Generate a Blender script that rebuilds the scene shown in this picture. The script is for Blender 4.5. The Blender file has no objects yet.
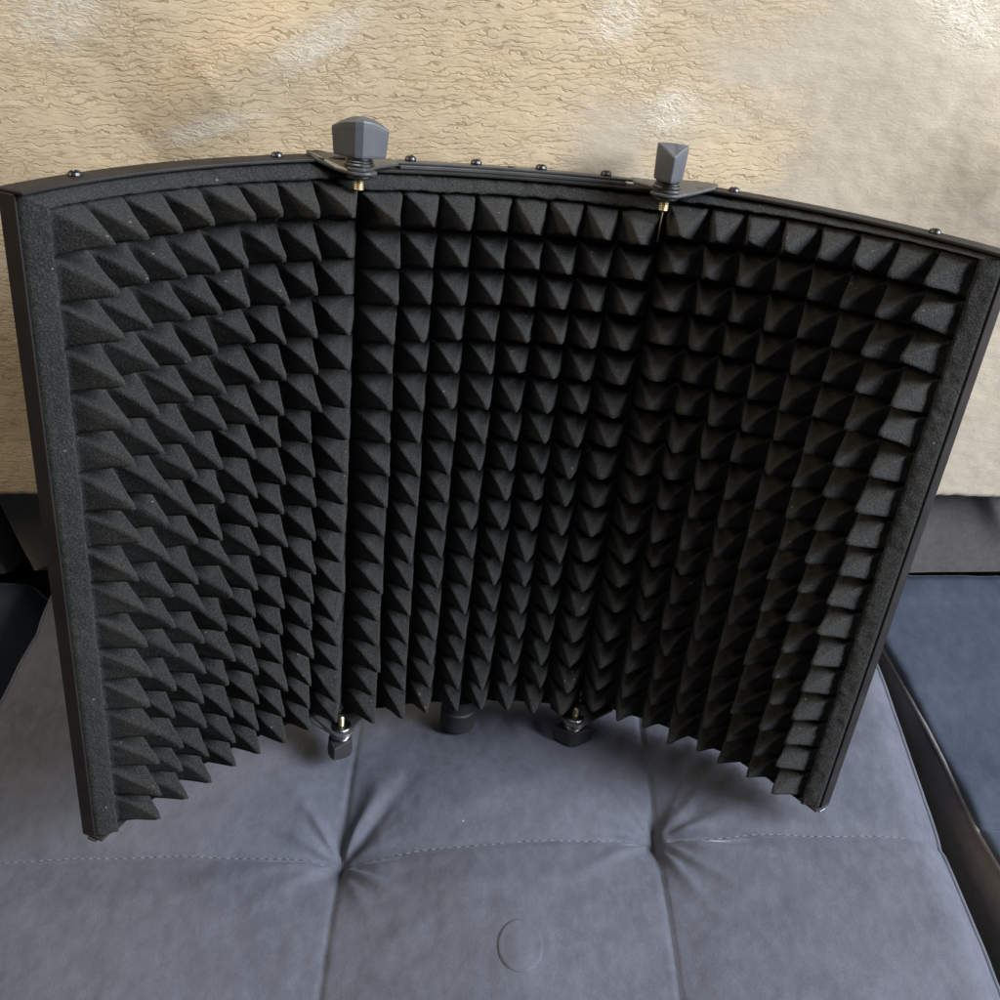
import bpy, math
import numpy as np
from mathutils import Matrix, Vector
rng = np.random.default_rng(7)
S = bpy.context.scene
COL = S.collection
PI = math.pi

# ------------------------------------------------------------------ helpers
def tag(o, label, cat, group=None):
    o['label'] = label; o['category'] = cat
    if group: o['group'] = group
    return o

def link(name, me, mat=None, parent=None, smooth=False, bevel=0):
    o = bpy.data.objects.new(name, me); COL.objects.link(o)
    if mat: me.materials.append(mat)
    if parent: o.parent = parent
    if smooth:
        me.polygons.foreach_set('use_smooth', np.ones(len(me.polygons), dtype=bool))
    if bevel:
        b = o.modifiers.new('bevel', 'BEVEL'); b.width = bevel; b.segments = 3
        b.limit_method = 'ANGLE'; b.angle_limit = math.radians(35)
    return o

def mesh(name, v, f):
    me = bpy.data.meshes.new(name)
    me.from_pydata([tuple(map(float, q)) for q in v], [], [tuple(map(int, q)) for q in f]); me.update()
    return me

def np_mesh(name, V, F):
    """V (n,3) array, F (m,k) array of equal-size faces"""
    me = bpy.data.meshes.new(name)
    n, m, k = len(V), len(F), F.shape[1]
    me.vertices.add(n); me.vertices.foreach_set('co', V.astype(np.float32).ravel())
    me.loops.add(m*k); me.loops.foreach_set('vertex_index', F.astype(np.int32).ravel())
    me.polygons.add(m); me.polygons.foreach_set('loop_start', np.arange(0, m*k, k, dtype=np.int32))
    me.polygons.foreach_set('loop_total', np.full(m, k, dtype=np.int32))
    me.update(calc_edges=True); me.validate()
    return me

def quads(nr, nc, off=0):
    i = np.arange(nr-1)[:, None]*nc + np.arange(nc-1)[None, :]
    i = i.ravel()+off
    return np.stack([i, i+1, i+nc+1, i+nc], 1)

def vnoise(x, y, seed):
    """smooth value noise, arrays in, 0..1 out"""
    r = np.random.default_rng(seed); T = r.random((256, 256))
    xi = np.floor(x).astype(int); yi = np.floor(y).astype(int)
    fx = x-xi; fy = y-yi
    fx = fx*fx*fx*(fx*(fx*6-15)+10); fy = fy*fy*fy*(fy*(fy*6-15)+10)
    a = T[xi & 255, yi & 255]; b = T[(xi+1) & 255, yi & 255]
    c = T[xi & 255, (yi+1) & 255]; d = T[(xi+1) & 255, (yi+1) & 255]
    return (a*(1-fx)+b*fx)*(1-fy)+(c*(1-fx)+d*fx)*fy

def fbm(x, y, seed, octv=4, gain=.5):
    s = 0; a = 1; t = 0
    for k in range(octv):
        s = s+a*vnoise(x*2**k+13.7*k, y*2**k+5.1*k, seed+k); t += a; a *= gain
    return s/t

def lathe(prof, n=28, axis_off=(0, 0)):
    """prof: list of (r, z); closed solid of revolution"""
    V = []; F = []
    m = len(prof)
    for j in range(n):
        a = 2*PI*j/n
        for r, z in prof: V.append((axis_off[0]+r*math.cos(a), axis_off[1]+r*math.sin(a), z))
    for j in range(n):
        k = (j+1) % n
        for i in range(m-1):
            F.append((j*m+i, k*m+i, k*m+i+1, j*m+i+1))
    F.append([j*m+m-1 for j in range(n)]); F.append([j*m for j in range(n)][::-1])
    return V, F

def merge(*vf):
    V = []; F = []
    for v, f in vf:
        o = len(V); V += list(v); F += [tuple(i+o for i in q) for q in f]
    return V, F

# ------------------------------------------------------------------ materials
def nt(m): return m.node_tree.nodes, m.node_tree.links
def new_mat(name):
    m = bpy.data.materials.new(name); m.use_nodes = True
    N, L = nt(m)
    return m, N, L, N['Principled BSDF']

def noise(N, L, vec, scale, detail=3, rough=.5, dist=0):
    n = N.new('ShaderNodeTexNoise'); n.inputs['Scale'].default_value = scale
    n.inputs['Detail'].default_value = detail; n.inputs['Roughness'].default_value = rough
    n.inputs['Distortion'].default_value = dist
    L.new(vec, n.inputs['Vector']); return n.outputs['Fac']
def ramp(N, L, fac, stops):
    r = N.new('ShaderNodeValToRGB'); e = r.color_ramp.elements
    while len(e) < len(stops): e.new(.5)
    for q, (p, c) in zip(e, stops):
        q.position = p; q.color = (*c, 1) if not isinstance(c, (int, float)) else (c, c, c, 1)
    L.new(fac, r.inputs['Fac']); return r.outputs['Color']
def mth(N, L, op, a, b=None, clamp=False):
    n = N.new('ShaderNodeMath'); n.operation = op; n.use_clamp = clamp
    for i, q in enumerate((a, b)):
        if q is None: continue
        if isinstance(q, (int, float)): n.inputs[i].default_value = q
        else: L.new(q, n.inputs[i])
    return n.outputs[0]
def mixc(N, L, fac, a, b):
    n = N.new('ShaderNodeMix'); n.data_type = 'RGBA'
    if isinstance(fac, (int, float)): n.inputs['Factor'].default_value = fac
    else: L.new(fac, n.inputs['Factor'])
    for q, k in ((a, 'A'), (b, 'B')):
        s = [i for i in n.inputs if i.name == k and i.type == 'RGBA'][0]
        if isinstance(q, tuple): s.default_value = (*q, 1)
        else: L.new(q, s)
    return [o for o in n.outputs if o.type == 'RGBA'][0]
def objvec(N): return N.new('ShaderNodeTexCoord').outputs['Object']
def scaled(N, L, vec, s, loc=(0, 0, 0), rot=(0, 0, 0)):
    m = N.new('ShaderNodeMapping'); m.inputs['Scale'].default_value = s
    m.inputs['Location'].default_value = loc; m.inputs['Rotation'].default_value = rot
    L.new(vec, m.inputs['Vector']); return m.outputs['Vector']
def bump(N, L, h, dist, strength, bsdf, prev=None):
    b = N.new('ShaderNodeBump'); b.inputs['Distance'].default_value = dist; b.inputs['Strength'].default_value = strength
    L.new(h, b.inputs['Height'])
    if prev: L.new(prev, b.inputs['Normal'])
    L.new(b.outputs['Normal'], bsdf.inputs['Normal']); return b.outputs['Normal']

def foam_material():
    m, N, L, B = new_mat('charcoal_acoustic_foam')
    v = objvec(N)
    big = noise(N, L, v, 22, 4, .6)
    c = ramp(N, L, big, [(.3, (.0145, .0148, .0148)), (.7, (.0212, .0212, .0208))])
    grain = noise(N, L, v, 1150, 3, .7)
    c = mixc(N, L, ramp(N, L, grain, [(.47, 0.), (.70, .52)]), c, (.074, .072, .068))
    # lint and dust caught on the foam
    vo = N.new('ShaderNodeTexVoronoi'); vo.inputs['Scale'].default_value = 330; L.new(v, vo.inputs['Vector'])
    sp = N.new('ShaderNodeSeparateColor'); L.new(vo.outputs['Color'], sp.inputs[0])
    rare = mth(N, L, 'GREATER_THAN', sp.outputs[0], .982)
    near = mth(N, L, 'LESS_THAN', vo.outputs['Distance'], .20)
    c = mixc(N, L, mth(N, L, 'MULTIPLY', mth(N, L, 'MULTIPLY', rare, near), .35), c, (.26, .25, .23))
    vo2 = N.new('ShaderNodeTexVoronoi'); vo2.inputs['Scale'].default_value = 90; L.new(v, vo2.inputs['Vector'])
    sp2 = N.new('ShaderNodeSeparateColor'); L.new(vo2.outputs['Color'], sp2.inputs[0])
    f2 = mth(N, L, 'MULTIPLY', mth(N, L, 'GREATER_THAN', sp2.outputs[1], .985), mth(N, L, 'LESS_THAN', vo2.outputs['Distance'], .06))
    c = mixc(N, L, mth(N, L, 'MULTIPLY', f2, .6), c, (.5, .48, .45))
    L.new(c, B.inputs['Base Color'])
    B.inputs['Roughness'].default_value = .95; B.inputs['Specular IOR Level'].default_value = .08
    B.inputs['Sheen Weight'].default_value = .03; B.inputs['Sheen Roughness'].default_value = .5
    p1 = bump(N, L, grain, .0012, .9, B)
    bump(N, L, noise(N, L, v, 420, 3, .6), .0012, .45, B, p1)
    return m

def paint_material(name, col, rough, grain=2600, metallic=0.0):
    m, N, L, B = new_mat(name)
    v = objvec(N)
    n = noise(N, L, v, 60, 4, .6)
    B.inputs['Metallic'].default_value = metallic
    L.new(mixc(N, L, ramp(N, L, n, [(.35, 0.), (.75, 1.)]), col, tuple(min(1, k*1.35+.004) for k in col)), B.inputs['Base Color'])
    r = N.new('ShaderNodeMapRange'); L.new(noise(N, L, v, 140, 3), r.inputs['Value'])
    r.inputs['To Min'].default_value = rough-.08; r.inputs['To Max'].default_value = rough+.1
    L.new(r.outputs[0], B.inputs['Roughness'])
    bump(N, L, noise(N, L, v, grain, 1), .0002, .35, B)
    return m

def velvet_material(name, dark, light, scale=9, sheen=.35, tint=(.62, .68, .82)):
    m, N, L, B = new_mat(name)
    v = objvec(N)
    # nap brushed in different directions: broad smudges of lighter and darker pile
    a = noise(N, L, scaled(N, L, v, (1, 1.6, 1), rot=(0, 0, .5)), scale, 5, .6, .6)
    c = ramp(N, L, a, [(.32, dark), (.68, light)])
    f = noise(N, L, scaled(N, L, v, (1, .6, 1)), 160, 4, .65)
    c = mixc(N, L, ramp(N, L, f, [(.38, 0.), (.75, .36)]), c, tuple(k*1.5 for k in light))
    f2 = noise(N, L, v, 1400, 2, .5)
    c = mixc(N, L, ramp(N, L, f2, [(.35, .22), (.6, 0.)]), c, tuple(k*.5 for k in dark))
    vo = N.new('ShaderNodeTexVoronoi'); vo.inputs['Scale'].default_value = 45; L.new(v, vo.inputs['Vector'])
    sp = N.new('ShaderNodeSeparateColor'); L.new(vo.outputs['Color'], sp.inputs[0])
    f3 = mth(N, L, 'MULTIPLY', mth(N, L, 'GREATER_THAN', sp.outputs[0], .985), mth(N, L, 'LESS_THAN', vo.outputs['Distance'], .028))
    c = mixc(N, L, f3, c, (.24, .24, .25))
    L.new(c, B.inputs['Base Color'])
    B.inputs['Roughness'].default_value = .8; B.inputs['Specular IOR Level'].default_value = .2
    B.inputs['Sheen Weight'].default_value = sheen; B.inputs['Sheen Roughness'].default_value = .35
    B.inputs['Sheen Tint'].default_value = (*tint, 1)
    p = bump(N, L, noise(N, L, v, 1100, 3, .7), .0006, .35, B)
    bump(N, L, noise(N, L, v, 90, 4, .6), .002, .22, B, p)
    return m

def fleece_material():
    m, N, L, B = new_mat('cream_fleece')
    v = objvec(N)
    warp = N.new('ShaderNodeTexNoise'); warp.inputs['Scale'].default_value = 42; warp.inputs['Detail'].default_value = 3
    L.new(v, warp.inputs['Vector'])
    wv = N.new('ShaderNodeVectorMath'); wv.operation = 'MULTIPLY_ADD'
    L.new(warp.outputs['Color'], wv.inputs[0]); wv.inputs[1].default_value = (.011, .0, .009); L.new(v, wv.inputs[2])
    warp2 = N.new('ShaderNodeTexNoise'); warp2.inputs['Scale'].default_value = 150; warp2.inputs['Detail'].default_value = 2
    L.new(v, warp2.inputs['Vector'])
    wv2 = N.new('ShaderNodeVectorMath'); wv2.operation = 'MULTIPLY_ADD'
    L.new(warp2.outputs['Color'], wv2.inputs[0]); wv2.inputs[1].default_value = (.0075, .0, .0048); L.new(wv.outputs[0], wv2.inputs[2])
    wv = wv2
    # parted pile: short wavy cracks running mostly sideways
    def cracks(sx, sz, width, loc):
        vo = N.new('ShaderNodeTexVoronoi'); vo.feature = 'DISTANCE_TO_EDGE'; vo.inputs['Scale'].default_value = 1
        L.new(scaled(N, L, wv.outputs[0], (sx, 20, sz), loc), vo.inputs['Vector'])
        r = N.new('ShaderNodeMapRange'); r.interpolation_type = 'SMOOTHSTEP'
        L.new(vo.outputs['Distance'], r.inputs['Value'])
        r.inputs['From Min'].default_value = 0.; r.inputs['From Max'].default_value = width
        return r.outputs[0]
    def partings(period, dist, dscale, width, loc):
        w = N.new('ShaderNodeTexWave'); w.wave_type = 'BANDS'; w.bands_direction = 'Z'; w.wave_profile = 'SIN'
        w.inputs['Scale'].default_value = 2*PI/(20*period); w.inputs['Distortion'].default_value = dist
        w.inputs['Detail'].default_value = 2.5; w.inputs['Detail Scale'].default_value = dscale; w.inputs['Detail Roughness'].default_value = .55
        L.new(scaled(N, L, v, (.62, .3, 1), loc), w.inputs['Vector'])
        r = N.new('ShaderNodeMapRange'); r.interpolation_type = 'SMOOTHSTEP'; L.new(w.outputs['Fac'], r.inputs['Value'])
        r.inputs['From Min'].default_value = .0; r.inputs['From Max'].default_value = width
        return r.outputs[0]
    c0 = partings(.0031, 10, 1.4, .20, (0, 0, 0))
    c1 = partings(.0044, 12, 1.6, .11, (.37, 0, .11))
    c2 = cracks(120, 380, .10, (0, 0, 0))
    g0 = ramp(N, L, noise(N, L, scaled(N, L, v, (95, 30, 170)), 1, 2), [(.46, 0.), (.64, 1.)])
    g1 = ramp(N, L, noise(N, L, scaled(N, L, v, (70, 30, 150), (4, 0, 8)), 1, 2), [(.38, .1), (.60, 1.)])
    g2 = ramp(N, L, noise(N, L, scaled(N, L, v, (40, 30, 60), (2, 0, 5)), 1, 2), [(.34, .25), (.52, 1.)])
    pile = mth(N, L, 'MINIMUM', mth(N, L, 'MAXIMUM', c0, g0), mth(N, L, 'MINIMUM', mth(N, L, 'MAXIMUM', c1, g1), mth(N, L, 'MAXIMUM', c2, g2)))   # 1 on the pile, 0 in a parting
    # patches where the nap has been stroked flat: partings vanish (mostly towards one end)
    sx = N.new('ShaderNodeSeparateXYZ'); L.new(v, sx.inputs[0])
    side = N.new('ShaderNodeMapRange'); L.new(sx.outputs[0], side.inputs['Value'])
    side.inputs['From Min'].default_value = .02; side.inputs['From Max'].default_value = .17
    side.inputs['To Min'].default_value = -.12; side.inputs['To Max'].default_value = .26
    patch = mth(N, L, 'ADD', noise(N, L, scaled(N, L, v, (1, 1, 1.7), (3.3, 0, 1.2)), 9, 4, .55), side.outputs[0])
    flat = N.new('ShaderNodeMapRange'); flat.interpolation_type = 'SMOOTHSTEP'; L.new(patch, flat.inputs['Value'])
    flat.inputs['From Min'].default_value = .44; flat.inputs['From Max'].default_value = .68
    fl = flat.outputs[0]
    pile2 = mth(N, L, 'MAXIMUM', pile, mth(N, L, 'MULTIPLY', fl, .93))
    strands = noise(N, L, scaled(N, L, wv.outputs[0], (330, 60, 800), rot=(0, .5, 0)), 1, 3, .65)
    strands2 = noise(N, L, scaled(N, L, v, (420, 60, 700), rot=(0, -.3, 0)), 1, 3, .6)
    tone = noise(N, L, v, 11, 5, .65)
    base = ramp(N, L, tone, [(.3, (.585, .455, .285)), (.7, (.665, .53, .35))])
    mott = ramp(N, L, noise(N, L, scaled(N, L, v, (1, 1, 1.3), (1, 0, 4)), 26, 5, .6), [(.35, (.505, .43, .33)), (.7, (.575, .50, .395))])
    base = mixc(N, L, fl, base, mott)
    base = mixc(N, L, ramp(N, L, strands, [(.4, 0.), (.75, .35)]), base, (.68, .60, .47))
    # tufts of pile brushed up so that their pale fibres show
    tot = None
    for x, z, rx, rz, rot in ((-.085, .305, .050, .016, -.55), (-.205, .318, .050, .030, -.3), (.215, .318, .045, .022, .7), (.055, .315, .030, .022, -.7),
                              (.085, .270, .030, .022, -.5), (-.15, .262, .05, .010, -.25)):
        mp = N.new('ShaderNodeMapping'); mp.vector_type = 'TEXTURE'; mp.inputs['Location'].default_value = (x, 0, z)
        mp.inputs['Rotation'].default_value = (0, rot, 0); mp.inputs['Scale'].default_value = (rx, .3, rz); L.new(v, mp.inputs['Vector'])
        gr = N.new('ShaderNodeTexGradient'); gr.gradient_type = 'QUADRATIC_SPHERE'; L.new(mp.outputs['Vector'], gr.inputs['Vector'])
        tot = gr.outputs['Fac'] if tot is None else mth(N, L, 'ADD', tot, gr.outputs['Fac'])
    fib = noise(N, L, scaled(N, L, wv.outputs[0], (260, 40, 900), rot=(0, .75, 0)), 1, 3, .6)
    brushed = mth(N, L, 'MULTIPLY', mth(N, L, 'MULTIPLY', tot, 2.2, True), ramp(N, L, fib, [(.36, .1), (.62, 1.)]))
    base = mixc(N, L, mth(N, L, 'MULTIPLY', brushed, .7, True), base, (.76, .71, .61))
    pile2 = mth(N, L, 'MAXIMUM', pile2, mth(N, L, 'MULTIPLY', tot, 2.0, True))
    root = mixc(N, L, mth(N, L, 'SUBTRACT', 1., pile2), base, (.455, .335, .20))
    L.new(root, B.inputs['Base Color'])
    B.inputs['Roughness'].default_value = .75; B.inputs['Specular IOR Level'].default_value = .25
    B.inputs['Sheen Weight'].default_value = .25; B.inputs['Sheen Roughness'].default_value = .4
    h = mth(N, L, 'ADD', mth(N, L, 'ADD', mth(N, L, 'MULTIPLY', pile2, 1.), mth(N, L, 'MULTIPLY', strands, .55)), mth(N, L, 'MULTIPLY', brushed, 1.2))
    p = bump(N, L, h, .0008, .26, B)
    h2 = mth(N, L, 'ADD', mth(N, L, 'MULTIPLY', strands2, .25), mth(N, L, 'MULTIPLY', noise(N, L, v, 60, 3, .5), .35))
    bump(N, L, h2, .0011, .22, B, p)
    return m

FOAM = foam_material()
PAINT = paint_material('black_powder_coat', (.011, .0092, .0092), .52)
PLATE = paint_material('black_hinge_plate', (.035, .035, .036), .30)
KNOB = paint_material('grey_knob_plastic', (.046, .049, .057), .48, 3500)
STEEL = paint_material('black_steel', (.16, .16, .17), .30, metallic=1)
SCREWM = paint_material('dark_screw_steel', (.045, .045, .048), .36, metallic=1)
BRASS = paint_material('brass_bolt', (.50, .41, .26), .36, metallic=1)
RUBBER = paint_material('black_rubber', (.009, .009, .010), .6)
VELVET = velvet_material('grey_blue_velvet', (.051, .0545, .070), (.076, .080, .101))
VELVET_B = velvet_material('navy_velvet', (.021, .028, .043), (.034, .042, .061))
VELVET_G = velvet_material('brown_grey_velvet', (.080, .073, .071), (.115, .107, .104), tint=(.8, .75, .72))
VELVET_W = velvet_material('side_panel_velvet', (.080, .071, .073), (.105, .096, .097), tint=(.8, .75, .72))
THREAD = paint_material('seam_thread', (.085, .085, .10), .8)
FLEECE = fleece_material()

# ------------------------------------------------------------------ shield geometry (local frame: X right, Y away, Z up)
PAINT.node_tree.nodes['Principled BSDF'].inputs['Specular IOR Level'].default_value = .2
p = .019                       # pitch of the foam pyramids
KC, KS, KR = 3.38052, 4.47504, 4.20177
AL, AR, G = .04157, .17244, .00797
TL, TR, ZL, ZR = -.0183, .02332, .00508, .00599
HT = .03089                    # pyramid height
CAMS = Vector((-.101156, -.508926, .257381)); RS = (1.08627, -.100396, -.164896)
ZT = 8.95*p; ZB = -8.64*p

def arc(s, k): return np.sin(k*s)/k, -(1-np.cos(k*s))/k, -k*s
def base(panel, s):
    s = np.asarray(s, dtype=float)
    if panel == 1: return arc(s-4*p, KC)
    sg = 1 if panel == 2 else -1
    t = s if panel == 2 else 8*p-s
    a, k = (AR, KR) if sg > 0 else (AL, KS)
    x, y, h = arc(4*p, KC)
    x = x+G/2*np.cos(h); y = y+G/2*np.sin(h); h = h-a
    x = x+G/2*np.cos(h); y = y+G/2*np.sin(h)
    dx, dy, dh = arc(t, k)
    x2 = x+dx*np.cos(h)-dy*np.sin(h); y2 = y+dx*np.sin(h)+dy*np.cos(h)
    return (x2, y2, h+dh) if sg > 0 else (-x2, y2, -(h+dh))
def pt(panel, s, z, n):
    x, y, h = base(panel, s)
    s = np.asarray(s, dtype=float)
    dz = 0 if panel == 1 else (ZL+TL*(8*p-s) if panel == 0 else ZR+TR*s)
    # the outer ends of the side frames sit a little lower than the foam rows run
    k = np.clip((np.asarray(z, dtype=float)-8.5*p)/(.45*p), 0, 1)
    tw = 0 if panel == 1 else (-.0022*(1-s/(8*p)) if panel == 0 else -.0018-.0042*s/(8*p))
    return np.stack(np.broadcast_arrays(x+np.sin(h)*n, y-np.cos(h)*n, z+dz+k*tw), -1)

def Rm(rx, ry, rz):
    return Matrix.Rotation(rz, 3, 'Z') @ Matrix.Rotation(ry, 3, 'Y') @ Matrix.Rotation(rx, 3, 'X')
PITCH = math.radians(45)
CAM = Vector((0, 0, 1.0))
RW = Matrix.Rotation(PITCH, 3, 'X') @ Rm(*RS).transposed()     # shield -> world
shield_loc = CAM + RW @ (Vector((0, 0, ZB)) - CAMS)             # the root sits at the shield's base
M = Matrix.Translation(shield_loc) @ RW.to_4x4() @ Matrix.Translation((0, 0, 0))
root = bpy.data.objects.new('microphone_isolation_shield', None); COL.objects.link(root)
root.matrix_world = M
root.empty_display_size = .05
tag(root, 'curved three-panel black microphone shield lined with charcoal pyramid foam, standing on the sofa', 'microphone shield')
OFF = np.array([0, 0, -ZB])    # all shield parts are written relative to the root

def cbox(panel, s0, s1, z0, z1, n0, n1, ns=14):
    V = []; F = []
    ss = np.linspace(s0, s1, ns+1)
    for s in ss:
        for z, n in ((z0, n0), (z0, n1), (z1, n1), (z1, n0)):
            V.append(pt(panel, s, z, n)+OFF)
    for i in range(ns):
        for k in range(4):
            a = i*4+k; b = i*4+(k+1) % 4
            F.append((a, b, b+4, a+4))
    F.append((3, 2, 1, 0)); e = ns*4; F.append((e, e+1, e+2, e+3))
    if panel == 0 or True:
        pass
    return V, F

def foam_mesh(panel):
    n = 12
    sub = np.linspace(-1, 1, n+1)
    # parameter lines along s : (coordinate, kind)
    bo = .5*p; EG = 0.                        # outer border width, hinge edge width
    def borders(lo, hi, wlo, whi):
        g = [lo+ (k+.5+.5*u)*p for k in range(int(round((hi-lo)/p))) for u in sub[:-1]] + [hi]
        m = 9
        lo_b = [lo-wlo*(1-i/m) for i in range(m)] if wlo > 1e-5 else []
        hi_b = [hi+whi*(i+1)/m for i in range(m)] if whi > 1e-5 else []
        return np.array([(lo_b or g)[0]]+lo_b+g+hi_b+[(hi_b or g)[-1]])
    s = borders(0, 8*p, bo if panel == 0 else EG, bo if panel == 2 else EG)
    z = borders(-8.5*p, 8.5*p, .11*p, .4*p)
    Sg, Zg = np.meshgrid(s, z)                   # rows z, cols s
    ci = np.clip(np.floor(Sg/p), 0, 7); ri = np.clip(np.floor((Zg+8.5*p)/p), 0, 16)
    r = np.random.default_rng(20+panel)
    jx, jy, jh = r.normal(0, .055, (17, 8)), r.normal(0, .06, (17, 8)), r.normal(1, .04, (17, 8))
    I = (ri.astype(int), ci.astype(int))
    u = (Sg/p-ci)*2-1; v = ((Zg+8.5*p)/p-ri)*2-1
    # shift each apex a little without moving the valleys
    m0 = np.maximum(np.abs(u), np.abs(v)); m0c = np.clip(m0, 0, 1)
    H = HT*jh[I]*(1-m0c)
    H = H*(1-.03*np.sin(PI*m0c))
    H = np.where(m0 < .12, HT*jh[I]*(.885+.04*(1-(np.clip(m0, 0, .12)/.12)**2)) , H)
    sag = (1-m0c)
    wl = np.maximum(-Sg, 0)/bo; wr = np.maximum(Sg-8*p, 0)/bo
    wS = np.maximum(wl, wr)
    wZ = np.maximum(np.maximum(Zg-8.5*p, 0)/(.4*p), np.maximum(-8.5*p-Zg, 0)/(.9*p))
    w = np.maximum(wS, wZ); inb = w > 1e-6
    wc = np.clip(w, 0, 1)
    if panel != 0: Sg = np.where(Sg < .5*p, .5*p-(.5*p-Sg)*(1+.0038/(.5*p)), Sg)
    if panel != 2: Sg = np.where(Sg > 7.5*p, 7.5*p+(Sg-7.5*p)*(1+.0038/(.5*p)), Sg)
    wb = .0008*np.clip(1-wS*2, 0, 1)
    Sg = Sg+(fbm(Sg*150+panel*30, Zg*150, 101, 3)-.5)*2*wb
    Zg = Zg+(fbm(Sg*150+panel*30+50, Zg*150, 111, 3)-.5)*2*wb
    Sj = Sg+jx[I]*p*sag; Zj = Zg+(jy[I]-.05)*p*sag
    # thermo-pressed border: a rounded roll outside the pyramids
    roll = .0058*np.clip(np.sin(PI/2*np.clip(wc/.22, 0, 1)), 0, 1)**.8-.0068*np.clip((wc-.22)/.78, 0, 1)**1.25
    H = np.where(inb, roll, H)
    H = H+(fbm(Sg*260+panel*40, Zg*260, 3, 3)-.5)*.0016*(.4+.6*m0c)+(fbm(Sg*900+panel*40, Zg*900, 9, 2)-.5)*.0005
    # skirt: outermost ring turns back into the frame
    sk = np.zeros_like(H, bool); sk[0, :] = sk[-1, :] = True; sk[:, 0] = sk[:, -1] = True
    H = np.where(sk, -.007, H)
    if panel != 0: H[:, 0] = -.0035
    if panel != 2: H[:, -1] = -.0035
    V = pt(panel, Sj, Zj, H)+OFF
    nr, nc = H.shape
    V = V.reshape(-1, 3)
    i = (np.arange(nr-1)[:, None]*nc+np.arange(nc-1)[None, :])
    a, b, c, d = i, i+1, i+nc+1, i+nc
    uc = (u[:-1, :-1]+u[1:, 1:])/2; vc = (v[:-1, :-1]+v[1:, 1:])/2
    same = (uc*vc > 0)
    t1 = np.where(same[..., None], np.stack([a, b, c], -1), np.stack([a, b, d], -1)).reshape(-1, 3)
    t2 = np.where(same[..., None], np.stack([a, c, d], -1), np.stack([b, c, d], -1)).reshape(-1, 3)
    return np_mesh('foam_pad', V, np.concatenate([t1, t2]))

def screw(panel, s, n, top=True, parent=None, name='screw', lift=.0012):
    z = ZT+lift
    c = pt(panel, s, z, n)+OFF
    R_ = .0029
    prof = [(R_*.95, -.0004), (R_, .0008), (R_*.86, .0018), (R_*.55, .0023), (R_*.42, .0023), (R_*.36, .0013)]
    V, F = lathe(prof, 20)
    V = [(x+c[0], y+c[1], zz+c[2]) for x, y, zz in V]
    return link(name, mesh(name, V, F), SCREWM, parent, smooth=False)

TH = .010                       # depth of the frame behind the foam
plan = {0: (-.5*p, 8*p+.0015), 1: (-.0015, 8*p+.0015), 2: (-.0015, 8.5*p)}
frames = []
for pa, (s0, s1) in plan.items():
    t = .0016; e = .0012
    bits = [cbox(pa, s0-.0003, s1+.0003, ZB+.0005, ZT-.0005, -TH, -TH+t, 18),
            cbox(pa, s0-e, s1+e, ZT, ZT+t, -TH-.0006, .0022, 18),
            cbox(pa, s0-e, s1+e, ZB-t, ZB, -TH-.0006, .0022, 18)]
    # the end flanges stand between the top and bottom flanges
    lo = (s0-e, s0-.0002) ; hi = (s1+.0002, s1+e)
    bits.append(cbox(pa, lo[0], lo[1], ZB, ZT, -TH-.0004, -.0022 if pa == 0 else -.0035, 1))
    bits.append(cbox(pa, hi[0], hi[1], ZB, ZT, -TH-.0004, -.0022 if pa == 2 else -.0035, 1))
    V, F = merge(*bits)
    fr = link('panel_frame', mesh('panel_frame', V, F), PAINT, root, bevel=.0005)
    fr['label'] = ('left hinged black frame panel' if pa == 0 else 'middle black frame panel' if pa == 1 else 'right hinged black frame panel')
    frames.append(fr)
    link('foam_pad', foam_mesh(pa), FOAM, fr)
for pa, s in ((0, 1.15*p), (0, 6.2*p), (2, 1.45*p), (2, 6.6*p)):
    screw(pa, s, -.0062, parent=frames[pa])

# raised plate along the middle panel with its four screws and an empty hole
def flat_strip(panel, s0, s1, z0, z1, n0, n1, ns=14): return cbox(panel, s0, s1, z0, z1, n0, n1, ns)
V, F = merge(flat_strip(1, .9*p, 7.05*p, ZT+.0017, ZT+.0034, -TH+.0004, -.0005),
             flat_strip(1, .6*p, 7.3*p, ZT+.0036, ZT+.0048, -TH+.0012, -.0025))
link('cover_plate', mesh('cover_plate', V, F), PLATE, frames[1], bevel=.0004)
for s in (1.25*p, 3.0*p, 4.75*p, 6.5*p):
    screw(1, s, -.0066, parent=frames[1], lift=.0049)
c = pt(1, 3.95*p, ZT+.0049, -.0062)+OFF
V, F = lathe([(.0021, -.0005), (.0021, .0002), (.0012, .00025)], 16)
link('screw_hole', mesh('screw_hole', [(x+c[0], y+c[1], z+c[2]) for x, y, z in V], F), RUBBER, frames[1])

# dark strip added behind each hinge gap to stop light showing through
for pa, s_h in ((0, 8*p), (2, 0)):
    d = 1 if pa == 0 else -1
    q0, q1 = pt(pa, s_h-d*.003, 0, -.0062), pt(1, 0+.003 if pa == 0 else 8*p-.003, 0, -.0062)
    V = []
    for q in (q0, q1):
        for z in (ZB+.004, ZT-.002):
            for o in (0, .0009): V.append((q[0], q[1]+o, z+OFF[2]+.002))
    F = [(0, 1, 3, 2), (4, 6, 7, 5), (0, 4, 5, 1), (2, 3, 7, 6), (0, 2, 6, 4), (1, 5, 7, 3)]
    link('hinge_gap_blocker', mesh('hinge_gap_blocker', V, F), RUBBER, root)

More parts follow.
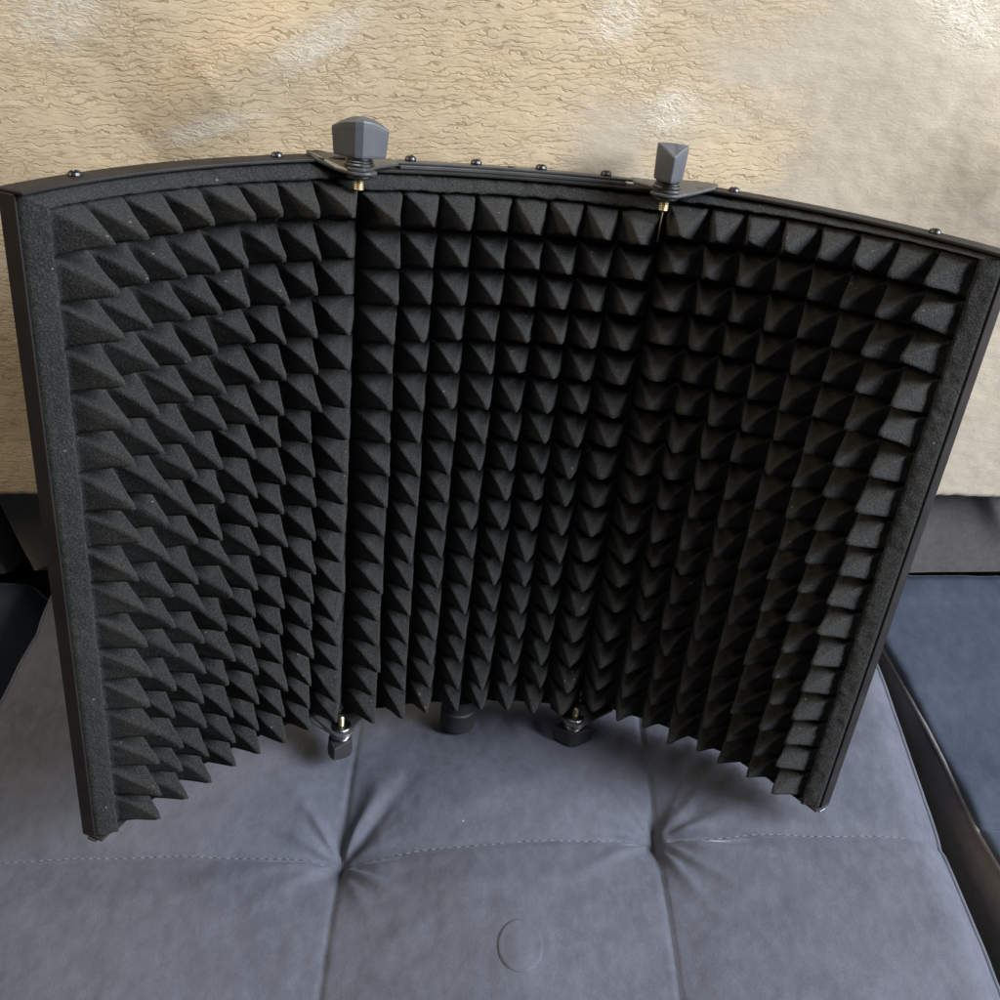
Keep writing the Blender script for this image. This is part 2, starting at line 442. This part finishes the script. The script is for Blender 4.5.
# ---- hinges
def lobe(panel, s_h, dirn, reach, bolt, z0, z1, rad):
    """tapered plate from the panel's flange to a round eye about the bolt"""
    out = []
    n_back, n_front = -TH+.0008, .0026
    ss = [s_h+dirn*q for q in np.linspace(reach, 0, 8)]
    back = [pt(panel, s, 0, n_back)[:2] for s in ss]
    front = [pt(panel, s, 0, n_front)[:2] for s in ss]
    poly = list(back)
    # round eye
    b = np.array(bolt)
    tan = front[0]
    a0 = math.atan2(back[-1][1]-b[1], back[-1][0]-b[0])
    # go round from the back-hinge side to the side facing the panel, on the viewer's side
    steps = 18
    a_end = math.atan2(front[1][1]-b[1], front[1][0]-b[0])
    side = -1 if panel_sign(panel, dirn) > 0 else 1
    # sweep through -pi/2 (towards the viewer)
    def unwrap(a, ref):
        while a-ref > PI: a -= 2*PI
        while a-ref < -PI: a += 2*PI
        return a
    away = b-(front[2])
    a_s = math.atan2(away[1], away[0])+side*0
    vdir = -PI/2
    a_s = unwrap(a_s, vdir); 
    a_e = vdir + (vdir-a_s)*.35
    for q in np.linspace(a_s, a_e, steps):
        poly.append(b+rad*np.array([math.cos(q), math.sin(q)]))
    poly += [front[1]*.55+poly[-1]*.45+np.array([0, .0006]), front[0]]
    V = []; n = len(poly)
    dz = float(pt(panel, s_h+dirn*.012, z0, 0)[2]-z0)
    for z in (z0, z1):
        for q in poly:
            kk = np.clip((np.hypot(q[0]-b[0], q[1]-b[1])-rad*1.1)/.016, 0, 1)
            V.append((q[0], q[1], z+dz*kk+OFF[2]))
    # area sign for orientation
    A = sum(poly[i][0]*poly[(i+1) % n][1]-poly[(i+1) % n][0]*poly[i][1] for i in range(n))
    top = list(range(n, 2*n)); bot = list(range(n))[::-1]
    F = [tuple(top), tuple(bot)]+[(i, (i+1) % n, n+(i+1) % n, n+i) for i in range(n)]
    if A < 0: F = [tuple(reversed(f)) for f in F]
    return V, F
def panel_sign(panel, dirn): return dirn

def knob_mesh(c, zs, ang, flip, L_=.0132, W_=.0078, H_=.0195):
    """lens-shaped thumb knob with pointed ends; flip: hangs downwards"""
    pl = []
    m = 7
    for i in range(m+1):                          # one arc of the lens
        q = -1+2*i/m; pl.append((q*L_, W_*(1-abs(q)**1.5)+.0005))
    pl += [(L_*1.0, -.0012)] if False else []
    for i in range(m+1):
        q = 1-2*i/m; pl.append((q*L_, -(W_*(1-abs(q)**1.1)+.0005)))
    n = len(pl); V = []
    ca, sa = math.cos(ang), math.sin(ang)
    layers = [(.90, 0), (.93, .0012), (1.0, H_*.82), (1.0, H_-.0008), (.95, H_)]
    for k, z in layers:
        for x, y in pl:
            x, y = x*k, y*k
            zd = -.0042*(x/L_)**2*(z/H_)**3
            V.append((c[0]+x*ca-y*sa, c[1]+x*sa+y*ca, zs+(z+zd if not flip else -z-zd)))
    F = []
    for j in range(len(layers)-1):
        for i in range(n):
            q = (j*n+i, j*n+(i+1) % n, (j+1)*n+(i+1) % n, (j+1)*n+i)
            F.append(q)
    # slightly crowned top
    V.append((c[0], c[1], zs+(H_+.0006)*(-1 if flip else 1))); t = len(V)-1
    b = (len(layers)-1)*n
    for i in range(n): F.append((b+i, b+(i+1) % n, t))
    F.append(tuple(range(n))[::-1])
    # the lens is walked clockwise
    if not flip: F = [tuple(reversed(f)) for f in F]
    return mesh('hinge_knob', V, F)

BN = {0: .0125, 1: .0125}
def hinge(side, top, ang, kn_label):
    s_c = 0-G/2-.0042 if side == 0 else 8*p+G/2-.0025
    x, y, h = base(1, s_c)
    nn = .0130
    bolt = (float(x+np.sin(h)*nn), float(y-np.cos(h)*nn))
    sgn = 1 if top else -1
    zz = ZT+.0018 if top else ZB-.0018
    zoff = ZL*.6 if side == 0 else ZR*.6
    z_side = zz
    # plates
    pa = 0 if side == 0 else 2
    hs = 8*p if side == 0 else 0
    dirn = -1 if side == 0 else 1
    t = .0015
    def zpair(k): 
        a = zz+sgn*k*(t+.0003); b = a+sgn*t
        return (min(a, b), max(a, b))
    za = zpair(0); zb_ = zpair(1)
    V, F = lobe(pa, hs, dirn, .019, bolt, za[0], za[1], .0088)
    link('hinge_plate', mesh('hinge_plate', V, F), PLATE, frames[pa], bevel=.0004)
    cs = 0 if side == 0 else 8*p
    V, F = lobe(1, cs, -dirn, .015, bolt, zb_[0]-(0 if not top else 0), zb_[1], .0084)
    link('hinge_plate', mesh('hinge_plate', V, F), PLATE, frames[1], bevel=.0004)
    dzs = 0
    z0 = max(za[1]+dzs, zb_[1]) if top else min(za[0]+dzs, zb_[0])
    zlow = min(za[0]+dzs, zb_[0]) if top else max(za[1]+dzs, zb_[1])
    kz = z0+sgn*.0042+OFF[2]
    kn = link('hinge_knob', knob_mesh(bolt, kz, ang, not top, H_=.0168 if top else .0125), KNOB if top else RUBBER, root, bevel=.0009)
    kn['label'] = kn_label
    W = []
    for r_, a, b in ((.0072, .0001, .0016), (.0066, .0017, .0028), (.0060, .0029, .0043)):
        lo, hi = sorted((z0+sgn*a+OFF[2], z0+sgn*b+OFF[2]))
        q = (hi-lo)*.3
        W.append(lathe([(r_-q, lo), (r_, lo+q), (r_, hi-q), (r_-q, hi)], 28, bolt))
    V, F = merge(*W); link('washer', mesh('washer', V, F), STEEL, kn)
    # lower washer under the plates
    lo, hi = sorted((zlow-sgn*.0002+OFF[2], zlow-sgn*.0020+OFF[2])); q = .0005
    V, F = lathe([(.0064-q, lo), (.0064, lo+q), (.0064, hi-q), (.0064-q, hi)], 28, bolt)
    link('washer', mesh('washer', V, F), STEEL, kn)
    # threaded brass bolt
    prof = []
    a = zlow-sgn*.0019+OFF[2]; ln = .0058 if top else .0064
    k = 13
    for i in range(k):
        rr_ = .0026 if top else .0021
        prof.append((rr_ if i % 2 else rr_*.86, a-sgn*ln*i/(k-1)))
    prof.append((.0012, a-sgn*(ln+.0006)))
    if top: prof = prof[::-1]
    V, F = lathe(prof, 20, bolt)
    link('bolt', mesh('bolt', V, F), BRASS, kn)
    return bolt, kn, a

bL, kL, _ = hinge(0, True, math.radians(-6), 'broadside grey thumb knob on the left hinge')
bR, kR, aR_ = hinge(1, True, math.radians(76), 'grey thumb knob turned edge-on on the right hinge')
hinge(0, False, math.radians(70), 'black lower knob under the left hinge')
hinge(1, False, math.radians(-10), 'black lower knob under the right hinge')
# thin bright sliver of brass added below the right bolt
V, F = lathe([(.0004, aR_-.0215), (.0004, aR_-.006)], 8, bR)
link('brass_sliver', mesh('brass_sliver', V, F), BRASS, kR)
# round mount under the middle panel
x, y, h = base(1, 4*p)
cx, cy = float(x), float(y+.004)
V, F = lathe([(.0105, ZB-.027+OFF[2]), (.0118, ZB-.0255+OFF[2]), (.0118, ZB-.012+OFF[2]), (.0108, ZB-.011+OFF[2]), (.0108, ZB-.002+OFF[2])], 32, (cx, cy))
link('stand_mount', mesh('stand_mount', V, F), RUBBER, root, bevel=.0004)
# small corner feet under the outer ends
for pa, s in ((0, -.5*p-.0006), (2, 8.5*p+.0006)):
    V, F = cbox(pa, s-.0012, s+.0012, ZB-.0032, ZB-.0018, -TH*.7, -.0015, 1)
    link('corner_foot', mesh('corner_foot', V, F), STEEL if pa == 2 else RUBBER, frames[pa], bevel=.0005)

# ------------------------------------------------------------------ sofa
sofa = bpy.data.objects.new('sofa', None); COL.objects.link(sofa); sofa.location = (0, .3, 0)
sofa.empty_display_size = .1
tag(sofa, 'grey velvet tufted sofa under the shield, its back half covered by the cream blanket', 'sofa')
SL = np.array([0, .3, 0])
SEATZ = .415
def seat_plane(x, y): return SEATZ-.07*(y-.357)
PX, PY0 = .0955, .262
PYD = .19

def fold(X, Y, x0, y0, ang, length, width, amp):
    """one pleat running away from a tuft"""
    dx, dy = X-x0, Y-y0
    a = math.radians(ang); t = dx*math.cos(a)+dy*math.sin(a); n = -dx*math.sin(a)+dy*math.cos(a)
    bend = n-.10*np.clip(t, 0, None)**2/max(length, .01)
    w = width*(.35+1.1*np.clip(t, 0, length)/length)
    env = np.clip(t/.006, 0, 1)*np.clip(1-t/length, 0, 1)**1.3*(t > 0)
    return amp*env*np.exp(-(bend/w)**2)

def skew(x): return .085*np.clip(np.asarray(x)+PX, 0, 2*PX)
def seat_height(X, Y, x_lo, x_hi, y_lo, y_hi, rad, dent=True, cell=True, seed=1):
    """x_lo / x_hi may be arrays (edges that run askew)"""
    Z = np.zeros_like(X)
    if cell:
        Yr = Y; Y = Y-skew(X)
        a = np.where(np.abs(X) <= PX, np.abs(np.sin(PI*(X+PX)/(2*PX))), np.sin(PI/2*np.clip((np.abs(X)-PX)/.085, 0, 1))); b = np.abs(np.sin(PI*(Y-PY0)/PYD))
        a_ = np.clip(a, 1e-6, 1)**.62; b_ = np.clip(b, 1e-6, 1)**.62
        Z += .0205*(1-(1-.95*a_)*(1-b_))+.006*np.clip(a, 0, 1)**1.3*b_
        # sewn seams
        kx = np.clip(np.round((X+PX)/(2*PX)), 0, 1); dX = X-(kx*2*PX-PX)
        ky = np.round((Y-PY0)/PYD); dY = Y-(PY0+ky*PYD)
        Z -= .0015*np.exp(-(dX/.0015)**2)*b_**.3
        Z -= .0012*np.exp(-(dY/.0022)**2)*a_**.3
        rr = np.hypot(dX, dY)
        Z -= .0060*np.exp(-(rr/.012)**2)
        F = np.zeros_like(Z)
        for x0, sg in ((-PX, 1), (PX, 1)):
            r = np.random.default_rng(seed+int(x0*1000+500))
            for ang in (12, -14, 30, -38, 168, 190, 58, 118, 150, 205, -62):
                F += fold(X, Y, x0, PY0, ang+r.normal(0, 5), .05+.035*r.random(), .0042, .0042*(.5+r.random()))
        F += fold(X, Y, -PX, PY0, 62, .11, .008, .007)-fold(X, Y, -PX, PY0, 48, .09, .006, .004)
        F += fold(X, Y, PX, PY0, -18, .085, .007, .008)-fold(X, Y, PX, PY0, -5, .08, .0045, .005)
        F += fold(X, Y, PX, PY0, 42, .08, .006, .006)
        F += fold(X, Y, -PX, PY0, 186, .085, .006, .006)-fold(X, Y, -PX, PY0, 172, .07, .004, .004)
        Z += F*.85
        Y = Yr
    # rounded rim
    d = np.minimum(np.minimum(X-x_lo, x_hi-X), np.minimum(Y-y_lo, y_hi-Y))
    d = np.clip(d, 0, rad)
    Z -= rad-np.sqrt(np.clip(rad**2-(rad-d)**2, 0, None))
    Z += (fbm(X*14+seed, Y*14, 31, 3)-.5)*.006+(fbm(X*60+seed, Y*60, 41, 3)-.5)*.0016
    return Z

def cushion(name, mat, xa, xb, ya, yb, z_top, depth, rad, step, parent, label=None, askew=0, wall_mat=None, **kw):
    """xa, xb may depend on y through askew (metres of x per metre of y on the low-x edge)"""
    nx = int((xb-xa)/step)+1; ny = int((yb-ya)/step)+1
    # cluster lines in the rounded rim so it stays smooth
    u = np.linspace(0, 1, nx); v = np.linspace(0, 1, ny)
    U, Vv = np.meshgrid(u, v)
    Y = ya+(yb-ya)*Vv
    lo = xa+askew*(Y-ya); hi = np.full_like(Y, xb)
    X = lo+(hi-lo)*U
    Z = z_top(X, Y)+seat_height(X, Y, lo, hi, ya, yb, rad, **kw)
    top = np.stack([X, Y, Z], -1)
    # walls: ring of border vertices going straight down
    idx = np.arange(nx*ny).reshape(ny, nx)
    ring = np.concatenate([idx[0, :], idx[1:, -1], idx[-1, -2::-1], idx[-2:0:-1, 0]])
    TV = top.reshape(-1, 3)
    levels = [0]+[depth*q for q in (.02, .06, .12, .2, .35, .5, .7, .88, .96, 1)]
    rv = TV[ring]; n = len(ring)
    cxy = np.array([(xa+xb)/2, (ya+yb)/2])
    walls = []
    for q in levels[1:]:
        w = rv.copy(); w[:, 2] -= q
        bulge = .010*math.sin(PI*min(1, q/depth))
        dirv = w[:, :2]-cxy; dirv = dirv/np.abs(dirv).max(1, keepdims=True).clip(1e-6)
        near = np.abs(rv[:, :2]-cxy)
        nrm = np.zeros((n, 2)); 
        nrm[:nx, 1] = -1; nrm[nx-1:nx+ny-1, 0] = 1; nrm[nx+ny-2:2*nx+ny-2, 1] = 1; nrm[2*nx+ny-3:, 0] = -1
        w[:, :2] += nrm*bulge
        w[:, 0] += (fbm(w[:, 1]*20, np.full(n, q*20), 77, 3)-.5)*.004
        walls.append(w)
    VV = np.concatenate([TV]+walls)
    Fq = [quads(ny, nx)]
    prev = ring
    for k in range(len(walls)):
        cur = len(TV)+k*n+np.arange(n)
        a, b = prev, np.roll(prev, -1); c, d = np.roll(cur, -1), cur
        Fq.append(np.stack([b, a, d, c], 1)); prev = cur
    me = np_mesh(name, VV-SL, np.concatenate(Fq))
    o = link(name, me, mat, parent, smooth=True)
    if wall_mat:
        me.materials.append(wall_mat); k = np.zeros(len(me.polygons), dtype=np.int32); k[(nx-1)*(ny-1):] = 1
        me.polygons.foreach_set('material_index', k)
    if label: o['label'] = label
    return o

XL, XR = -.352, .277
def dent_plane(X, Y):
    z = seat_plane(X, Y)
    z = z-.026*np.exp(-(((X-.0)/.13)**2+((Y-.375)/.055)**2))           # pressed down under the shield
    z = z+.012*(1-np.clip(np.abs(X+.04)/.32, 0, 1)**2.5)-.012
    return z
main = cushion('seat_cushion', VELVET, XL, XR, .02, .515, dent_plane, .16, .030, .0016, sofa, 'middle tufted grey-blue seat cushion')
# stitched cross seam: short dashes lying in the seam
def surf_z(x, y):
    X = np.array([[x]]); Y = np.array([[y]])
    return float((dent_plane(X, Y)+seat_height(X, Y, XL, XR, .02, .515, .030))[0, 0])
def tube(path, r, n=6):
    V = []; F = []
    P_ = [np.array(q) for q in path]
    for i, q in enumerate(P_):
        d = P_[min(i+1, len(P_)-1)]-P_[max(i-1, 0)]; d = d/np.linalg.norm(d)
        a = np.cross(d, [0, 0, 1.]); a = a/np.linalg.norm(a); b = np.cross(a, d)
        for k in range(n): V.append(q+r*(math.cos(2*PI*k/n)*a+math.sin(2*PI*k/n)*b))
    for i in range(len(P_)-1):
        for k in range(n): F.append((i*n+k, i*n+(k+1) % n, (i+1)*n+(k+1) % n, (i+1)*n+k))
    F.append(tuple(range(n))[::-1]); F.append(tuple((len(P_)-1)*n+k for k in range(n)))
    return V, F
runs = {0: [], 1: [], 2: []}
xs = XL+.035
while xs < XR-.03:
    if min(abs(xs-PX), abs(xs+PX)) > .010:
        y0 = PY0+float(skew(xs))+.0006*math.sin(xs*90)
        pth = [(xs+q, y0, surf_z(xs+q, y0)+.0002) for q in (0, .0015, .0032)]
        runs[0 if xs < -PX else 1 if xs < PX else 2].append(tube([np.array(q)-SL for q in pth], .00030))
    xs += .0048+.0006*rng.random()
for k in runs:
    V, F = merge(*runs[k]); link('seam_stitching', mesh('seam_stitching', V, F), THREAD, main, smooth=True)
# depth seams: thin thread lines sunk in the grooves
for sx in (-PX, PX):
    pth = [np.array((sx+.0006*math.sin(y*40), y, surf_z(sx, y)-.0001))-SL for y in np.linspace(.03, .49, 120) if abs(y-PY0-skew(sx)) > .004]
    a = [q for q in pth if q[1]+.3 < PY0+skew(sx)]; b = [q for q in pth if q[1]+.3 > PY0+skew(sx)]
    V, F = merge(tube(a, .0004), tube(b, .0004))
    link('depth_seam', mesh('depth_seam', V, F), THREAD, main, smooth=True)
# piping along both long edges
for sx, nm in ((XR-.0035, 1), (XL+.0035, -1)):
    pth = []
    for y in np.linspace(.04, .49, 90):
        pth.append(np.array((sx, y, surf_z(sx, y)+.0006))-SL)
    V, F = tube(pth, .0017, 8); link('piping', mesh('piping', V, F), VELVET, main, smooth=True)
# covered button pressed into the middle of the front cell
bx, by = .011, .206
zc = surf_z(bx, by)
V, F = lathe([(.0128, -.0010), (.0125, .0002), (.0112, .0006), (.0098, .0004), (.0085, .0006), (.0045, .0009), (.0008, .0010)], 40)
n_ = []
for x, y, z in V:
    y = y*1.18
    n_.append(np.array((bx+x, by+y, surf_z(bx+x, by+y)+z))-SL)
link('tuft_button', mesh('tuft_button', n_, F), VELVET, main, smooth=True)

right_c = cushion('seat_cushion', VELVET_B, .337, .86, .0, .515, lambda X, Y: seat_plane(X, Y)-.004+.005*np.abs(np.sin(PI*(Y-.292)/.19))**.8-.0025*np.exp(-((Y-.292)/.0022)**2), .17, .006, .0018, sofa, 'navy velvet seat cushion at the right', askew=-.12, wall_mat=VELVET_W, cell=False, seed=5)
# piping along the right cushion's near edge
pth = []
for y in np.linspace(.03, .50, 80):
    pth.append(np.array((.337-.12*y+.0005, y, seat_plane(0, y)-.0085+.005*abs(math.sin(PI*(y-.292)/.19))**.8))-SL)
V, F = tube(pth, .0016, 8); link('piping', mesh('piping', V, F), VELVET_G, right_c, smooth=True)
left_c = cushion('seat_cushion', VELVET_B, -.95, -.376, .0, .515, lambda X, Y: seat_plane(X, Y)-.004, .17, .02, .004, sofa, 'seat cushion at the left edge, darkened for shade', cell=False, seed=9)  # the darker velvet puts the shade on this cushion into its colour

# back cushions (vertical slabs, front face towards the viewer)
def back_cushion(mat, xa, xb, za, zb, y_front, depth, rad, label, seed, folds=()):
    step = .003
    nx = int((xb-xa)/step); nz = int((zb-za)/step)
    X, Z = np.meshgrid(np.linspace(xa, xb, nx), np.linspace(za, zb, nz))
    d = np.minimum(np.minimum(X-xa, xb-X), np.minimum(Z-za, zb-Z)); d = np.clip(d, 0, rad)
    Y = y_front+rad-np.sqrt(np.clip(rad**2-(rad-d)**2, 0, None))
    Y = Y+(fbm(X*9+seed, Z*9, 51, 3)-.5)*.010
    for x0, z0, ang, ln, w, am in folds: Y = Y-fold(X, Z, x0, z0, ang, ln, w, am)
    front = np.stack([X, Y, Z], -1).reshape(-1, 3)
    back = front.copy(); back[:, 1] = y_front+depth
    idx = np.arange(nx*nz).reshape(nz, nx)
    ring = np.concatenate([idx[0, :], idx[1:, -1], idx[-1, -2::-1], idx[-2:0:-1, 0]]); n = len(ring)
    VV = np.concatenate([front, back[ring]])
    cur = len(front)+np.arange(n)
    side = np.stack([np.roll(ring, -1), ring, cur, np.roll(cur, -1)], 1)
    o = link('back_cushion', np_mesh('back_cushion', VV-SL, np.concatenate([quads(nz, nx), side])), mat, sofa, smooth=True)
    o['label'] = label
back_cushion(VELVET_G, -.374, .95, .405, .86, .502, .14, .022, 'brown-grey back cushion behind the shield', 3,
             folds=((.335, .53, -58, .13, .012, .008), (.385, .535, -50, .14, .014, .010), (.44, .53, -42, .13, .013, .008)))
back_cushion(VELVET_G, -1.0, -.384, .405, .86, .494, .14, .030, 'grey back cushion at the left', 8,
             folds=((-.395, .43, 160, .10, .008, .006), (-.46, .47, -20, .07, .008, .005)))
# plinth below the cushions
V = []; F = []
def box(x0, x1, y0, y1, z0, z1):
    v = [(x, y, z) for z in (z0, z1) for y in (y0, y1) for x in (x0, x1)]
    return v, [(0, 2, 3, 1), (4, 5, 7, 6), (0, 1, 5, 4), (2, 6, 7, 3), (0, 4, 6, 2), (1, 3, 7, 5)]
V, F = box(-1.0, .9, .0, .66, .001, .24)
link('sofa_base', mesh('sofa_base', [np.array(q)-SL for q in V], F), VELVET_G, sofa, bevel=.01)
V, F = box(-1.0, .95, .645, .72, .2401, .84)
link('sofa_back', mesh('sofa_back', [np.array(q)-SL for q in V], F), VELVET_G, sofa, bevel=.01)

# ------------------------------------------------------------------ blanket
def blanket():
    nx = 920
    x = np.linspace(-.62, .62, nx)
    # profile (y, z): behind the hem, round the hem, up the front, over the top
    prof = []
    zh = .518; yf = .484
    prof += [(yf+.014, zh+.03), (yf+.014, zh+.012)]
    for q in np.linspace(0, PI, 12): prof.append((yf+.007+.007*math.cos(q), zh+.006-.006*math.sin(q)))
    for z in np.linspace(zh+.0075, .845, 300): prof.append((yf, z))
    for q in np.linspace(.05, PI/2, 16): prof.append((yf+.06*(1-math.cos(q)), .845+.05*math.sin(q)))
    for y in np.linspace(yf+.07, .66, 14): prof.append((y, .895))
    prof = np.array(prof)
    X = np.broadcast_to(x[None, :], (len(prof), nx)).copy()
    Y = np.broadcast_to(prof[:, :1], X.shape).copy(); Z = np.broadcast_to(prof[:, 1:], X.shape).copy()
    fr = np.clip((Z-zh)/.05, 0, 1)
    w = (fbm(X*5+3, Z*5, 61, 2)-.5)*.009+(fbm(X*14, Z*16+2, 67, 2)-.5)*.0014
    Y = Y-w*fr-(fbm(X*120, Z*160, 71, 2)-.5)*.0003
    # soft swags: a broad diagonal fold coming down from the upper left, one at the right
    def swag(x0, z0, ang, ln, wd, am):
        a = math.radians(ang); t = (X-x0)*math.cos(a)+(Z-z0)*math.sin(a); n = -(X-x0)*math.sin(a)+(Z-z0)*math.cos(a)
        return am*np.exp(-(n/wd)**2)*np.clip(t/.05+.5, 0, 1)*np.clip((ln-t)/.06+.5, 0, 1)
    Y = Y-swag(-.16, .79, 32, .16, .018, .005)-swag(.25, .78, -35, .2, .04, .006)
    # wavy, ragged hem
    hem = np.clip(1-(Z-zh)/.03, 0, 1)
    Z = Z+hem*((fbm(x*6, x*0, 81, 2)-.5)*.012+(fbm(x*150, x*0, 83, 2)-.5)*.003)[None, :]
    V = np.stack([X, Y, Z], -1).reshape(-1, 3)-np.array([0, .5, .52])
    o = link('fleece_blanket', np_mesh('fleece_blanket', V, quads(len(prof), nx)), FLEECE, None, smooth=True)
    o.location = (0, .5, .52)
    sm = o.modifiers.new('thickness', 'SOLIDIFY'); sm.thickness = .004; sm.offset = -1
    tag(o, 'cream fleece blanket with crinkled pile draped over the sofa back', 'blanket')
blanket()

# floor below (hidden by the sofa from the photo's viewpoint)
V = [(-3, -2, 0), (3, -2, 0), (3, 2, 0), (-3, 2, 0)]
fl = link('floor', mesh('floor', V, [(0, 1, 2, 3)]), paint_material('floor_boards', (.20, .15, .11), .5)); fl['kind'] = 'structure'

# ------------------------------------------------------------------ light
W = bpy.data.worlds.new('World'); S.world = W; W.use_nodes = True
bg = W.node_tree.nodes['Background']; bg.inputs['Color'].default_value = (.86, .90, 1.0, 1); bg.inputs['Strength'].default_value = .045
def area(name, loc, target, size, power, col):
    l = bpy.data.lights.new(name, 'AREA'); l.energy = power; l.color = col; l.shape = 'RECTANGLE'
    l.size, l.size_y = size
    o = bpy.data.objects.new(name, l); COL.objects.link(o); o.location = loc
    o.rotation_euler = (Vector(target)-Vector(loc)).to_track_quat('-Z', 'Y').to_euler()
    return o
area('window_light', (1.8, -.10, 1.75), (.0, .35, .58), (.9, 1.2), 165, (.88, .93, 1.0))
area('warm_fill_light', (-1.35, .28, 1.8), (-.1, .45, .7), (.7, .7), 20, (1.0, .83, .57))  # unseen warm fill, added to yellow the left of the blanket
area('overhead_fill_light', (-.15, .30, 2.4), (.0, .42, .6), (.7, .7), 9, (1.0, .98, .95))  # unseen overhead fill, added to brighten the upper foam rows

# ------------------------------------------------------------------ camera
cd = bpy.data.cameras.new('camera'); cam = bpy.data.objects.new('camera', cd); COL.objects.link(cam)
cam.location = CAM; cam.rotation_euler = (PITCH, 0, 0)
cd.sensor_width = 36; cd.lens = 36*.98268; cd.clip_start = .02; cd.clip_end = 50
S.camera = cam
vs = S.view_settings
vs.view_transform = 'Standard'; vs.look = 'None'; vs.exposure = 0; vs.gamma = 1; vs.use_curve_mapping = False
